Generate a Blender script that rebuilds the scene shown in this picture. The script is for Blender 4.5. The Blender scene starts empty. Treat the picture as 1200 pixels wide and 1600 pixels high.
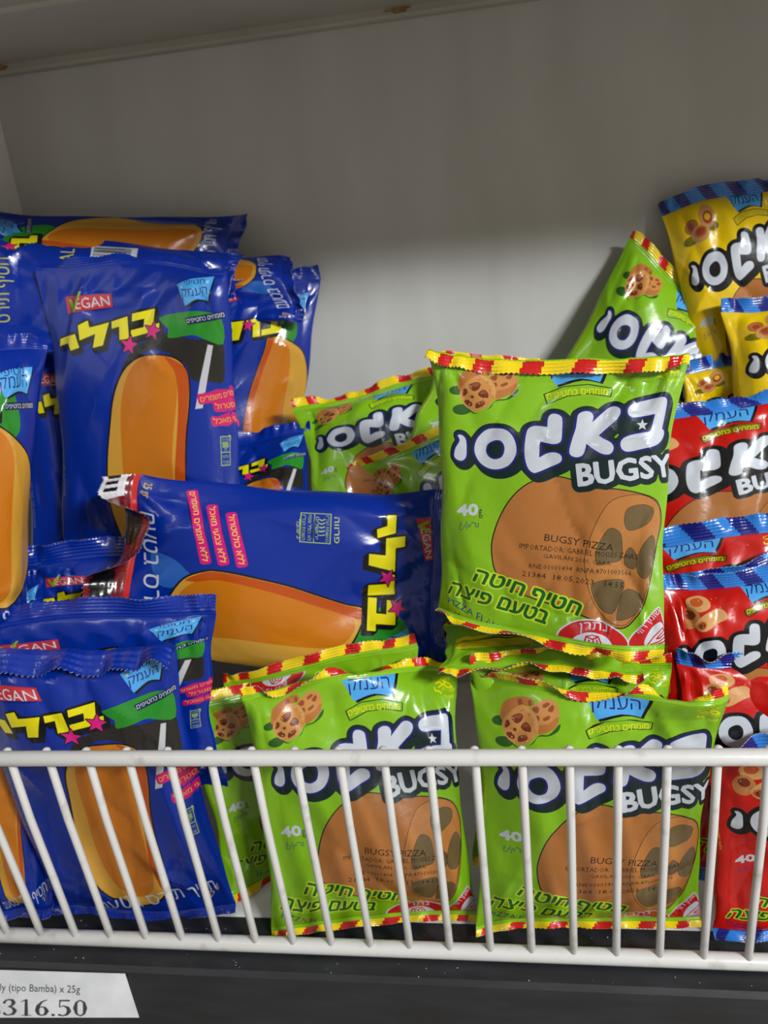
import bpy, math, random
import numpy as np
from mathutils import Matrix, Vector
from mathutils.geometry import delaunay_2d_cdt

S = bpy.context.scene
COL = S.collection
#GEO0
# ------------------------------------------------------------------ camera model
FPX = 1283.0                                    # focal length in pixels of the 1200x1600 frame
def nrm(v):
    v = np.array(v, float)
    return v / np.linalg.norm(v)
_d = nrm([365, 3300, FPX]); _l = nrm([-8062, 393, FPX])      # vanishing points of down / left
_X = -_l; _Z = -_d; _Z = nrm(_Z - _X * np.dot(_X, _Z)); _Y = np.cross(_Z, _X)
RW = np.array([_X, _Y, _Z])                     # rows: world axes seen from the camera (x right, y down, z forward)
CW = np.array([0.0, -0.48, 0.593])              # camera position in metres; fence plane is y = 0, shelf is z = 0
def ray(px, py):
    return RW @ np.array([(px - 600) / FPX, (py - 800) / FPX, 1.0])
def P(px, py, y):
    r = ray(px, py); return CW + r * (y - CW[1]) / r[1]
def PZ(px, py, z):
    r = ray(px, py); return CW + r * (z - CW[2]) / r[2]
#GEO1
# ------------------------------------------------------------------ camera, light, exposure
cam_d = bpy.data.cameras.new('camera'); cam = bpy.data.objects.new('camera', cam_d); COL.objects.link(cam)
cam_d.sensor_fit = 'VERTICAL'; cam_d.sensor_height = 32.0; cam_d.lens = FPX / 1600 * 32.0
cam_d.clip_start = 0.02
right, down, fwd = RW[:, 0], RW[:, 1], RW[:, 2]
cam.matrix_world = Matrix(((right[0], -down[0], -fwd[0], CW[0]), (right[1], -down[1], -fwd[1], CW[1]),
                           (right[2], -down[2], -fwd[2], CW[2]), (0, 0, 0, 1)))
S.camera = cam
cam_d.dof.use_dof = True; cam_d.dof.focus_distance = 0.58; cam_d.dof.aperture_fstop = 7.0

S.view_settings.view_transform = 'Standard'; S.view_settings.look = 'None'
S.view_settings.gamma = 1.0; S.view_settings.use_curve_mapping = False
S.view_settings.exposure = 0.0

W = bpy.data.worlds.new('store'); S.world = W; W.use_nodes = True
bg = W.node_tree.nodes['Background']; bg.inputs[1].default_value = 0.34
# the shop around: warm bounce light, stronger from the lit aisle on the right
_tc = W.node_tree.nodes.new('ShaderNodeTexCoord'); _sx = W.node_tree.nodes.new('ShaderNodeSeparateXYZ'); _rp = W.node_tree.nodes.new('ShaderNodeValToRGB')
_mr = W.node_tree.nodes.new('ShaderNodeMapRange'); _mr.inputs['From Min'].default_value = -1.0; _mr.inputs['From Max'].default_value = 1.0
_rp.color_ramp.elements[0].color = (0.26, 0.24, 0.19, 1); _rp.color_ramp.elements[1].color = (2.1, 1.90, 1.62, 1)
W.node_tree.links.new(_tc.outputs['Generated'], _sx.inputs[0]); W.node_tree.links.new(_sx.outputs['X'], _mr.inputs['Value'])
W.node_tree.links.new(_mr.outputs[0], _rp.inputs['Fac']); W.node_tree.links.new(_rp.outputs['Color'], bg.inputs[0])

def aisle_lamp(name, loc, target, sx, sy, power, color=(0.96, 0.985, 1.0)):
    d = bpy.data.lights.new(name, 'AREA'); d.shape = 'RECTANGLE'; d.size = sx; d.size_y = sy; d.energy = power; d.color = color
    o = bpy.data.objects.new(name, d); COL.objects.link(o); o.location = loc
    o.rotation_euler = (Vector(target) - Vector(loc)).to_track_quat('-Z', 'Y').to_euler()
    return o
# ceiling tubes over the aisle, up and to the right of the shopper
aisle_lamp('ceiling_lamp', (1.75, -1.75, 1.82), (0.0, 0.2, 0.2), 0.75, 0.17, 118)
aisle_lamp('ceiling_tube', (-1.6, -1.6, 2.3), (0.0, 0.2, 0.2), 0.9, 0.08, 8)

# ------------------------------------------------------------------ helpers
def srgb(r, g, b, a=1.0):
    f = lambda c: (c / 255 / 12.92) if c / 255 <= 0.04045 else ((c / 255 + 0.055) / 1.055) ** 2.4
    return (f(r), f(g), f(b), a)

def new_mat(name, color=(0.8, 0.8, 0.8, 1), rough=0.5, metallic=0.0, spec=0.5):
    m = bpy.data.materials.new(name); m.use_nodes = True
    b = m.node_tree.nodes['Principled BSDF']
    b.inputs['Base Color'].default_value = color; b.inputs['Roughness'].default_value = rough
    b.inputs['Metallic'].default_value = metallic; b.inputs['Specular IOR Level'].default_value = spec
    return m, m.node_tree, b

def noise_mix(nt, b, c1, c2, scale, lo=0.4, hi=0.7, detail=4, stretch=(1, 1, 1)):
    n = nt.nodes
    tc = n.new('ShaderNodeTexCoord'); mp = n.new('ShaderNodeMapping'); mp.inputs['Scale'].default_value = stretch
    nz = n.new('ShaderNodeTexNoise'); nz.inputs['Scale'].default_value = scale; nz.inputs['Detail'].default_value = detail
    rp = n.new('ShaderNodeValToRGB'); rp.color_ramp.elements[0].position = lo; rp.color_ramp.elements[1].position = hi
    rp.color_ramp.elements[0].color = c1; rp.color_ramp.elements[1].color = c2
    L = nt.links
    L.new(tc.outputs['Object'], mp.inputs['Vector']); L.new(mp.outputs[0], nz.inputs['Vector'])
    L.new(nz.outputs['Fac'], rp.inputs['Fac']); L.new(rp.outputs['Color'], b.inputs['Base Color'])
    return rp, mp

def bump(nt, b, scale, strength, dist=0.001, coord='Object', stretch=(1, 1, 1), detail=3):
    n = nt.nodes
    tc = n.new('ShaderNodeTexCoord'); mp = n.new('ShaderNodeMapping'); mp.inputs['Scale'].default_value = stretch
    nz = n.new('ShaderNodeTexNoise'); nz.inputs['Scale'].default_value = scale; nz.inputs['Detail'].default_value = detail
    bp = n.new('ShaderNodeBump'); bp.inputs['Strength'].default_value = strength; bp.inputs['Distance'].default_value = dist
    L = nt.links
    L.new(tc.outputs[coord], mp.inputs['Vector']); L.new(mp.outputs[0], nz.inputs['Vector'])
    L.new(nz.outputs['Fac'], bp.inputs['Height']); L.new(bp.outputs['Normal'], b.inputs['Normal'])

def link_mesh(name, verts, faces, mats, parent=None, smooth=False):
    me = bpy.data.meshes.new(name); me.from_pydata([tuple(v) for v in verts], [], faces); me.update()
    for m in (mats if isinstance(mats, (list, tuple)) else [mats]): me.materials.append(m)
    if smooth: me.polygons.foreach_set('use_smooth', [True] * len(me.polygons))
    o = bpy.data.objects.new(name, me); COL.objects.link(o)
    if parent: o.parent = parent
    return o

def boxes(lst):
    """list of (x0,x1,y0,y1,z0,z1) -> verts, faces"""
    V, F = [], []
    for x0, x1, y0, y1, z0, z1 in lst:
        k = len(V)
        V += [(x, y, z) for z in (z0, z1) for y in (y0, y1) for x in (x0, x1)]
        F += [(k, k + 2, k + 3, k + 1), (k + 4, k + 5, k + 7, k + 6), (k, k + 1, k + 5, k + 4),
              (k + 2, k + 6, k + 7, k + 3), (k, k + 4, k + 6, k + 2), (k + 1, k + 3, k + 7, k + 5)]
    return V, F

def tube(pts, r, n=14):
    """round bar along a polyline with rounded ends"""
    pts = [np.array(p, float) for p in pts]
    d0 = nrm(pts[1] - pts[0]); d1 = nrm(pts[-1] - pts[-2])
    rings = []
    for a in (1.0, 0.7, 0.35): rings.append((pts[0] - d0 * r * (a * a) * .6, r * math.sqrt(max(0.02, 1 - a * a)), d0))
    for i, p in enumerate(pts):
        t = nrm(pts[min(i + 1, len(pts) - 1)] - pts[max(i - 1, 0)]); rings.append((p, r, t))
    for a in (0.35, 0.7, 1.0): rings.append((pts[-1] + d1 * r * (a * a) * .6, r * math.sqrt(max(0.02, 1 - a * a)), d1))
    V, F = [], []
    for c, rr, t in rings:
        up = np.array([0, 0, 1.0]) if abs(t[2]) < 0.9 else np.array([1.0, 0, 0])
        a = nrm(np.cross(up, t)); b = np.cross(t, a)
        V += [tuple(c + rr * (math.cos(2 * math.pi * k / n) * a + math.sin(2 * math.pi * k / n) * b)) for k in range(n)]
    for i in range(len(rings) - 1):
        for k in range(n):
            F.append((i * n + k, i * n + (k + 1) % n, (i + 1) * n + (k + 1) % n, (i + 1) * n + k))
    F.append(tuple(range(n))[::-1]); F.append(tuple(range((len(rings) - 1) * n, len(rings) * n)))
    return V, F

def structure(o):
    o['kind'] = 'structure'; return o
def tag(o, label, cat, group=None):
    o['label'] = label; o['category'] = cat
    if group: o['group'] = group
    return o
def empty(name, loc):
    o = bpy.data.objects.new(name, None); COL.objects.link(o); o.location = loc; o.empty_display_size = 0.02
    return o
def bevel(o, w, seg=2):
    m = o.modifiers.new('bevel', 'BEVEL'); m.width = w; m.segments = seg; m.limit_method = 'ANGLE'
    return o

# ------------------------------------------------------------------ the setting: shelf bay
wall_m, nt, b = new_mat('painted_steel_wall', rough=0.42, spec=0.35)
noise_mix(nt, b, srgb(168, 167, 163), srgb(186, 186, 184), 6.0, 0.3, 0.75, 5, (2.0, 2.0, 0.45))
bump(nt, b, 9, 0.12, 0.002, stretch=(1, 1, .3))
under_m, nt, b = new_mat('painted_steel_underside', rough=0.45, spec=0.3)
noise_mix(nt, b, srgb(150, 146, 136), srgb(172, 169, 160), 5.0, 0.3, 0.8)
rust_m, nt, b = new_mat('rust_stain', rough=0.8); noise_mix(nt, b, srgb(120, 88, 45), srgb(150, 130, 95), 120)
shelf_m, nt, b = new_mat('white_shelf_liner', rough=0.4); noise_mix(nt, b, srgb(205, 205, 205), srgb(226, 226, 226), 20)
black_m, nt, b = new_mat('black_shelf_plastic', rough=0.42, spec=0.4)
noise_mix(nt, b, srgb(26, 27, 30), srgb(38, 39, 43), 60, 0.35, 0.75, 6, (0.25, 1, 1)); bump(nt, b, 300, 0.15, 0.0005, stretch=(.2, 1, 1))
white_m, nt, b = new_mat('white_coated_wire', rough=0.35, spec=0.5)
noise_mix(nt, b, srgb(152, 149, 144), srgb(190, 189, 187), 45, 0.22, 0.42, 6); bump(nt, b, 160, 0.15, 0.001)

WALL_Y, LEFT_X = 0.42, -0.517
V, F = boxes([(LEFT_X - .03, 1.3, WALL_Y, WALL_Y + .02, -0.02, 0.9)])
structure(link_mesh('wall_back', V, F, wall_m))
V, F = boxes([(LEFT_X - .03, LEFT_X, -0.0, WALL_Y, -0.02, 0.9)])
side_m, nt, b = new_mat('lightened_side_panel', rough=0.4); noise_mix(nt, b, srgb(206, 205, 202), srgb(224, 223, 221), 6.0)  # colour lightened in place of light reaching this wall from the right
structure(link_mesh('wall_left', V, F, side_m))
V, F = boxes([(LEFT_X, 1.3, 0.050, WALL_Y, -0.02, 0.0)])
structure(link_mesh('floor', V, F, shelf_m))
# the shelf above: pan with a folded rim along the wall and a front lip
TOP = 0.744
V, F = boxes([(LEFT_X, 1.3, 0.03, WALL_Y, TOP + .009, TOP + .04), (LEFT_X, 1.3, WALL_Y - .018, WALL_Y, TOP, TOP + .012),
              (LEFT_X, 1.3, 0.03, 0.05, TOP - .004, TOP + .016), (LEFT_X, 1.3, 0.19, 0.215, TOP + .004, TOP + .016)])
structure(bevel(link_mesh('ceiling', V, F, under_m), .003))
# rust marks where the upper shelf meets the wall
def rust(cx, w, h, seed):
    rnd = random.Random(seed); pts = []
    for k in range(14):
        a = 2 * math.pi * k / 14; q = rnd.uniform(.6, 1.1)
        pts.append((cx + w * q * math.cos(a), h * q * math.sin(a)))
    V = [(x, WALL_Y - .0188, TOP + .006 + z) for x, z in pts] + [(x, WALL_Y - .0178, TOP + .006 + z) for x, z in pts]
    F = [tuple(range(14)), tuple(range(14, 28))[::-1]] + [(i, 14 + i, 14 + (i + 1) % 14, (i + 1) % 14) for i in range(14)]
    return structure(link_mesh('trim_%d' % (seed + 1), V, F, rust_m))
rust(-0.085, .014, .003, 1); rust(-0.49, .006, .003, 2)
# black price channel along the front of the shelf (a profile swept along x)
prof = [(0.0495, -0.0005), (0.0495, -0.02), (-0.004, -0.02), (-0.0045, -0.115), (-0.0175, -0.115), (-0.0105, -0.0085), (-0.0085, -0.0032), (-0.004, -0.0004), (0.010, 0.0)]
V = [(x, y, z) for x in (LEFT_X, 1.3) for y, z in prof]; n = len(prof)
F = [(i, (i + 1) % n, n + (i + 1) % n, n + i) for i in range(n)] + [tuple(range(n))[::-1], tuple(range(n, 2 * n))]
structure(link_mesh('trim_1', V, F, black_m))
# crumbs lying on the black strip
crumb_m, nt, b = new_mat('crumb', srgb(220, 215, 200), 0.7)
rnd = random.Random(5); V, F = [], []
for k in range(60):
    x = rnd.uniform(-.5, .2); y = rnd.choice([rnd.uniform(-.004, .009), rnd.uniform(.024, .046)]); r = rnd.uniform(.0002, .0006)
    s = len(V); V += [(x + r * a, y + r * b2, .0001 + r * c) for a, b2, c in ((1, 0, .3), (-.4, .9, .3), (-.6, -.8, .3), (0, 0, 1.1), (0, 0, 0))]
    F += [(s, s + 1, s + 3), (s + 1, s + 2, s + 3), (s + 2, s, s + 3), (s + 1, s, s + 4), (s + 2, s + 1, s + 4), (s, s + 2, s + 4)]
o = link_mesh('crumbs', V, F, crumb_m); tag(o, 'tiny pale crumbs scattered on the black front edge of the shelf', 'crumbs'); o['kind'] = 'stuff'

# white wire fence along the shelf edge; it leans a little towards the aisle
fence = tag(empty('wire_fence', (-0.1, .016, 0)), 'white coated wire guard rail with upright bars along the shelf front', 'fence')
def fpart(name, vf):
    o = link_mesh(name, vf[0], vf[1], white_m, None, True); o.parent = fence; o.matrix_parent_inverse = Matrix.Translation((0.1, -.016, 0))
    return o
fpart('bottom_rail', tube([(LEFT_X + .004, .016, .0068), (-.2, .016, .0068), (.1, .016, .0068), (0.42, .016, .0068)], .0066, 18))
rl = fpart('top_rail', tube([(LEFT_X + .004, 0, .2137), (-.2, 0, .2140), (.1, 0, .2143), (0.42, 0, .2143)], .0060, 18))
for k in range(-14, 13):
    x = (-.0763 + k * .0692) * .48
    fpart('bar', tube([(x, .0052, .2145 + .0035), (x, .0062, .15), (x, .0110, .0772), (x, .0152, .009)], .0032, 12))

# price ticket in the channel
paper_m, nt, b = new_mat('ticket_paper', rough=0.35); noise_mix(nt, b, srgb(196, 199, 204), srgb(214, 216, 220), 30)
ink_m, nt, b = new_mat('ticket_ink', srgb(52, 52, 56), 0.6)
# fitted maps from picture position to position on a bag (x to the right 0..1000, y down 0..1250)
WARP_HERO = (865, 790, [522.97, 28.67, -4.1, -28.01, -2.22, 25.64, 545.69, 17.45, -11.98, 20.72, -9.79, 11.67, -0.33, -3.97, 2.9, 79.83, 71.78, -146.59, -81.13, 18.21, 448.83],
    [658.15, 732.85, 0.96, 13.33, -3.6, -8.55, -22.24, -45.11, -18.51, -48.05, -60.07, 8.51, -9.02, 46.31, 7.53, -16.37, -19.17, -32.37, 68.1, 88.4, 6.91])
WARP_FRONT = (560, 1250, [492.08, -50.43, -13.81, -44.09, 13.74, 64.16, 611.07, 12.77, -11.82, 19.06, -21.09, -5.4, -84.64, -9.34, 65.76, 159.65, 105.22, -145.06, -65.41, -409.5, 698.93],
    [556.32, 738.31, 55.69, 176.72, 195.88, 43.69, 59.52, -75.81, -83.82, 209.46, 423.9, 11.18, 263.16, -274.88, -532.91, 31.7, -52.92, -316.67, 163.71, 151.2, 58.34])
WARP_LYING = (440, 890, [418.9, 679.33, -56.38, 78.35, -136.34, 1387.8, -37.21, 37.1, -135.74, -94.18, -642.76, 39.12, 97.85, 14.53, -123.84, -45.34, -50.98, 248.56, 2.3, -132.04, 27.89],
    [632.47, -22.57, -12.04, -13.81, 198.36, -175.48, -640.89, 28.16, -44.98, -50.55, -29.68, 2.82, -19.43, -13.04, 234.84, -35.49, -17.21, 18.03, -5.64, -2.83, 8.26])
WARP_TALL = (220, 660, [525.85, -76.72, -28.12, 52.2, -17.15, -25.46, 690.62, 2.67, 104.56, -23.91, -99.95, 14.62, 53.86, 158.22, -176.64, 161.27, 175.12, -247.88, -761.51, -509.61, 1573.93],
    [623.62, 637.92, 21.14, 9.97, -6.8, -2.71, 30.44, 55.47, 22.8, -16.96, -3.13, -85.57, 133.13, 25.22, 6.55, -10.05, -45.08, -215.29, 119.24, -35.75, 162.57])
WT = [(i, j) for i in range(6) for j in range(6 - i)]
def warp(Wm, pts):
    pts = np.atleast_2d(np.array(pts, float)); x = (pts[:, 0] - Wm[0]) / 250.0; y = (pts[:, 1] - Wm[1]) / 250.0
    A = np.stack([x ** i * y ** j for i, j in WT], 1)
    return np.c_[A @ np.array(Wm[2]), A @ np.array(Wm[3])]
# ------------------------------------------------------------------ artwork (vector shapes in a 1000 x 1250 space, y down)
GREEN, BLUE, RED, YEL = srgb(134, 190, 26), srgb(0, 44, 152), srgb(205, 22, 14), srgb(240, 202, 4)
WHITE, INK, DKGREEN, NAVY = srgb(206, 212, 222), srgb(14, 16, 20), srgb(10, 38, 40), srgb(28, 32, 120)
TYEL, SKY = srgb(240, 228, 20), srgb(80, 172, 240)

def segs(loop):
    l = np.array(loop, float); return np.stack([l, np.roll(l, -1, 0)], 1)
def smooth(pts, n=5):
    """closed Catmull-Rom curve; a repeated point stays a corner"""
    p = [np.array(a, float) for a in pts]; out = []; N = len(p)
    for i in range(N):
        p0, p1, p2, p3 = p[i - 1], p[i], p[(i + 1) % N], p[(i + 2) % N]
        if np.allclose(p1, p2): continue
        for k in range(n):
            t = k / n
            out.append(.5 * (2 * p1 + (p2 - p0) * t + (2 * p0 - 5 * p1 + 4 * p2 - p3) * t * t + (3 * p1 - p0 - 3 * p2 + p3) * t ** 3))
    return np.array(out)
def ellipse(cx, cy, rx, ry, rot=0, n=20):
    a = np.linspace(0, 2 * math.pi, n, endpoint=False); c, s = math.cos(rot), math.sin(rot)
    x, y = rx * np.cos(a), ry * np.sin(a)
    return np.c_[cx + c * x - s * y, cy + s * x + c * y]
def star(cx, cy, r, rot=0.0):
    a = -math.pi / 2 + rot + np.arange(10) * math.pi / 5; q = np.where(np.arange(10) % 2 == 0, r, r * .42)
    return np.c_[cx + q * np.cos(a), cy + q * np.sin(a)]
def dist_field(sg, X, Y):
    """signed distance (negative inside) from an edge soup, even-odd"""
    p = np.c_[X.ravel(), Y.ravel()]; D = np.full(len(p), 1e9); C = np.zeros(len(p), int)
    for (a, b) in sg:
        ab = b - a; L = ab @ ab
        t = np.clip(((p - a) @ ab) / (L + 1e-12), 0, 1); d = p - a - t[:, None] * ab
        D = np.minimum(D, np.einsum('ij,ij->i', d, d))
        if abs(ab[1]) > 1e-9:
            c = (a[1] > p[:, 1]) != (b[1] > p[:, 1]); xi = a[0] + (p[:, 1] - a[1]) * ab[0] / ab[1]
            C += c & (p[:, 0] < xi)
    D = np.sqrt(D); D[C % 2 == 1] *= -1
    return D.reshape(X.shape)
def contour(F, x0, y0, h, lev):
    """marching squares: edge soup of F = lev"""
    G = F - lev; G[G == 0] = 1e-6; out = []
    ny, nx = G.shape
    S4 = (G[:-1, :-1] < 0).astype(int) + 2 * (G[:-1, 1:] < 0) + 4 * (G[1:, 1:] < 0) + 8 * (G[1:, :-1] < 0)
    for j, i in zip(*np.nonzero((S4 > 0) & (S4 < 15))):
        v = [G[j, i], G[j, i + 1], G[j + 1, i + 1], G[j + 1, i]]; c = [(i, j), (i + 1, j), (i + 1, j + 1), (i, j + 1)]
        q = []
        for k in range(4):
            a, b = v[k], v[(k + 1) % 4]
            if (a < 0) != (b < 0):
                t = a / (a - b); q.append((c[k][0] + t * (c[(k + 1) % 4][0] - c[k][0]), c[k][1] + t * (c[(k + 1) % 4][1] - c[k][1])))
        for k in range(0, len(q) - 1, 2):
            out.append([(x0 + q[k][0] * h, y0 + q[k][1] * h), (x0 + q[k + 1][0] * h, y0 + q[k + 1][1] * h)])
    return np.array(out)
def grow(soups, r, shift=(0, 0), h=5.0):
    """outline of all soups fattened by r; with shift, swept along that vector"""
    sg = np.concatenate(soups); lo = sg.reshape(-1, 2).min(0) - r - 12 + np.minimum(shift, 0); hi = sg.reshape(-1, 2).max(0) + r + 12 + np.maximum(shift, 0)
    xs = np.arange(lo[0], hi[0], h); ys = np.arange(lo[1], hi[1], h); X, Y = np.meshgrid(xs, ys)
    D = None
    for s_ in soups:
        for k in ((0, .5, 1.0) if shift != (0, 0) else (0,)):
            d = dist_field(s_ + np.array(shift) * k, X, Y); D = d if D is None else np.minimum(D, d)
    return contour(D, lo[0], lo[1], h, r)
def inflate_line(pts, r, h=3.0):
    sg = np.array([[pts[i], pts[i + 1]] for i in range(len(pts) - 1)], float)
    lo = sg.reshape(-1, 2).min(0) - r - 6; hi = sg.reshape(-1, 2).max(0) + r + 6
    X, Y = np.meshgrid(np.arange(lo[0], hi[0], h), np.arange(lo[1], hi[1], h))
    return contour(np.abs(dist_field(sg, X, Y)), lo[0], lo[1], h, r)

_TX = {}
def text_local(body, bold=0.0, res=2):
    """outline segments of a text, x from 0 to 1 over its width, y up in the same unit; also cap height"""
    k = (body, bold, res)
    if k in _TX: return _TX[k]
    c = bpy.data.curves.new('t', 'FONT'); c.body = body; c.resolution_u = res; c.offset = bold; c.fill_mode = 'NONE'
    o = bpy.data.objects.new('t', c); COL.objects.link(o)
    dg = bpy.context.evaluated_depsgraph_get(); me = o.evaluated_get(dg).to_mesh()
    v = np.array([p.co[:2] for p in me.vertices]); e = np.array([x.vertices[:] for x in me.edges])
    o.evaluated_get(dg).to_mesh_clear(); bpy.data.objects.remove(o); bpy.data.curves.remove(c)
    lo, hi = v.min(0), v.max(0); v = (v - [lo[0], 0]) / (hi[0] - lo[0])
    _TX[k] = v[e], v[:, 1].max()
    return _TX[k]
HEB = lambda s: s[::-1]
def text(body, p0, p1, h, bold=0.0, res=2, shear=0.0, arc=0.0):
    """text whose baseline runs p0 -> p1 (picture coordinates, y down) with tallest glyph h"""
    sg, cap = text_local(body, bold, res)
    p0, p1 = np.array(p0, float), np.array(p1, float); ax = p1 - p0; L = np.linalg.norm(ax); up = np.array([ax[1], -ax[0]]) / L
    x = sg[..., 0]; y = sg[..., 1] / cap * h
    b = arc * (1 - (2 * x - 1) ** 2)
    return p0 + ax * (x + shear * y / L)[..., None] + up * (y + b)[..., None]
def W_(wm, soup):
    return warp(wm, soup.reshape(-1, 2)).reshape(soup.shape)

zA = lambda pts: [(700 + x * .15, 610 + y * .15) for x, y in pts]
zB = lambda pts: [(870 + x * .15833, 600 + y * .15833) for x, y in pts]
zC = lambda pts: [(690 + x * .15833, 560 + y * .15833) for x, y in pts]
zE = lambda pts: [(680 + x * .18333, 770 + y * .18333) for x, y in pts]
zF = lambda pts: [(840 + x * .18333, 880 + y * .18333) for x, y in pts]
z7 = lambda pts: [(500 + x * .2, 1010 + y * .2) for x, y in pts]
zQ = lambda pts: [(650 + x * .375, 520 + y * .375) for x, y in pts]
z3 = lambda pts: [(380 + x * .35, 1160 + y * .35) for x, y in pts]
z1 = lambda pts: [(x / 3, 300 + y / 3) for x, y in pts]
z4 = lambda pts: [(300 + x / 3, 650 + y / 3) for x, y in pts]

def art_badge(wm, q, dark=INK, hs=1.0):
    """pale blue flared badge with two lines of lettering; q maps badge coordinates to the picture"""
    out = []
    b = [(145, 215), (330, 150), (605, 132), (605, 132), (580, 265), (555, 385), (555, 385), (420, 362), (265, 432), (265, 432), (205, 320), (145, 215)]
    s = [W_(wm, segs(q(smooth(b, 3))))]
    out.append((s[0] + np.array([10., 9.]), dark)); out.append((s[0], SKY))
    out.append((W_(wm, text(HEB('חטיפי'), *q([(240, 218), (500, 200)]), 11.5 * hs, .028)), NAVY))
    out.append((W_(wm, text(HEB('העמק'), *q([(228, 345), (545, 312)]), 19 * hs, .03)), NAVY))
    out.append((W_(wm, segs(q(star(208, 240, 22)))), WHITE)); out.append((W_(wm, segs(q(star(535, 185, 22)))), WHITE))
    return out

def snack_wheels():
    out = []; H = lambda p, n=4: W_(WARP_HERO, segs(zC(smooth(p, n))))
    tan, tan2, hole, hole2 = srgb(205, 142, 76), srgb(186, 116, 58), srgb(112, 52, 30), srgb(150, 78, 42)
    dg = srgb(44, 92, 32)
    out.append((H(ellipse(150, 318, 68, 44)), dg)); out.append((H(ellipse(200, 505, 85, 52)), dg))
    out.append((H([(230, 470), (330, 540), (440, 510), (540, 410), (640, 395), (755, 300), (740, 360), (640, 410), (530, 425), (470, 495), (330, 548), (240, 500)]), dg))
    out.append((H([(195, 150), (330, 96), (480, 100), (490, 160), (370, 170), (290, 210), (225, 262), (185, 310), (158, 270)]), tan2))
    for h in ([(335, 122), (372, 112), (385, 165), (345, 172)], [(440, 120), (475, 118), (470, 160), (450, 165)]): out.append((H(h), hole2))
    out.append((H([(465, 180), (540, 130), (620, 100), (700, 105), (745, 140), (757, 200), (745, 280), (700, 340), (620, 380), (535, 402), (540, 310), (510, 230)]), tan))
    out.append((H([(545, 320), (640, 300), (740, 240), (742, 285), (700, 338), (620, 378), (537, 398)]), tan2))
    for h in ([(478, 188), (530, 160), (556, 185), (528, 218)], [(590, 147), (650, 126), (664, 146), (605, 172)], [(640, 187), (692, 145), (708, 172), (680, 205)], [(586, 258), (650, 232), (656, 258), (600, 278)], [(520, 240), (545, 238), (550, 268), (535, 280)]): out.append((H(h), hole2))
    out.append((H([(370, 158), (440, 180), (510, 230), (542, 310), (525, 390), (470, 460), (400, 505), (330, 522), (270, 502), (215, 452), (180, 380), (183, 310), (220, 260), (290, 200)]), tan))
    out.append((H([(370, 162), (440, 184), (505, 232), (536, 310), (520, 380), (498, 320), (470, 250), (420, 205)]), srgb(216, 160, 96)))
    for h in ([(272, 262), (340, 233), (383, 250), (366, 302), (320, 324), (285, 302)], [(358, 352), (410, 308), (458, 340), (456, 388), (400, 388)], [(218, 417), (270, 412), (300, 450), (285, 474), (240, 458)], [(338, 442), (400, 422), (428, 440), (400, 472), (333, 494)], [(212, 312), (240, 300), (253, 342), (206, 374)], ellipse(300, 380, 18, 16, 0, 8)): out.append((H(h), hole))
    for h in ([(290, 265), (340, 240), (378, 254), (340, 280)], [(372, 350), (410, 316), (450, 342), (410, 352)], [(350, 446), (400, 428), (420, 440), (380, 456)]): out.append((H(h, 3), hole2))
    R = np.random.RandomState(4)                       # baked crust flecks
    for k in range(26):
        a, r = R.uniform(0, 6.28), R.uniform(.45, .92) ; x, y = 360 + 165 * r * math.cos(a), 340 + 165 * r * math.sin(a)
        out.append((H(ellipse(x, y, R.uniform(5, 12), R.uniform(4, 8), R.uniform(0, 3), 6), 2), R.choice(2) and srgb(222, 170, 108) or tan2))
    return out
def snack_tubes():
    out = []; H = lambda p, n=4: W_(WARP_HERO, segs(zC(smooth(p, n))))
    t1, t2, or1, dk = srgb(222, 166, 104), srgb(196, 128, 70), srgb(206, 92, 36), srgb(120, 44, 24)
    out.append((H([(260, 120), (420, 95), (540, 150), (560, 250), (430, 300), (300, 280), (240, 200)]), t1)); out.append((H([(300, 140), (410, 120), (470, 180), (400, 230), (310, 210)]), or1))
    out.append((H([(160, 330), (230, 240), (330, 250), (400, 350), (390, 470), (270, 520), (170, 460)]), t2)); out.append((H([(215, 300), (290, 270), (345, 340), (300, 400), (230, 380)]), dk))
    out.append((H([(340, 440), (480, 330), (680, 290), (760, 350), (770, 430), (640, 480), (470, 560), (370, 540)]), t1)); out.append((H(ellipse(420, 480, 62, 55, -.5)), or1)); out.append((H(ellipse(422, 482, 40, 34, -.5)), dk))
    R = np.random.RandomState(5)
    for k in range(26):
        x, y = R.uniform(240, 700), R.uniform(150, 500)
        out.append((H(ellipse(x, y, R.uniform(5, 13), R.uniform(4, 8), R.uniform(0, 3), 6), 2), R.choice(2) and srgb(226, 176, 118) or t2))
    return out
def snack_rings():
    out = []; H = lambda p, n=4: W_(WARP_HERO, segs(zC(smooth(p, n))))
    t1, t2, jam, dg = srgb(206, 150, 84), srgb(176, 110, 50), srgb(168, 62, 26), srgb(120, 110, 10)
    out += [(H(ellipse(230, 460, 120, 60)), dg), (H(ellipse(620, 380, 120, 60)), dg)]
    out += [(H(ellipse(270, 300, 110, 90)), t2), (H(ellipse(270, 300, 50, 40)), jam)]
    out += [(H(ellipse(560, 240, 150, 150)), t1), (H(ellipse(570, 260, 90, 80)), jam), (H(ellipse(570, 250, 55, 45)), srgb(236, 190, 40))]
    out += [(H(ellipse(400, 420, 150, 105)), t1), (H(ellipse(400, 400, 110, 66)), t2), (H(ellipse(400, 395, 84, 44)), jam)]
    return out

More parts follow.
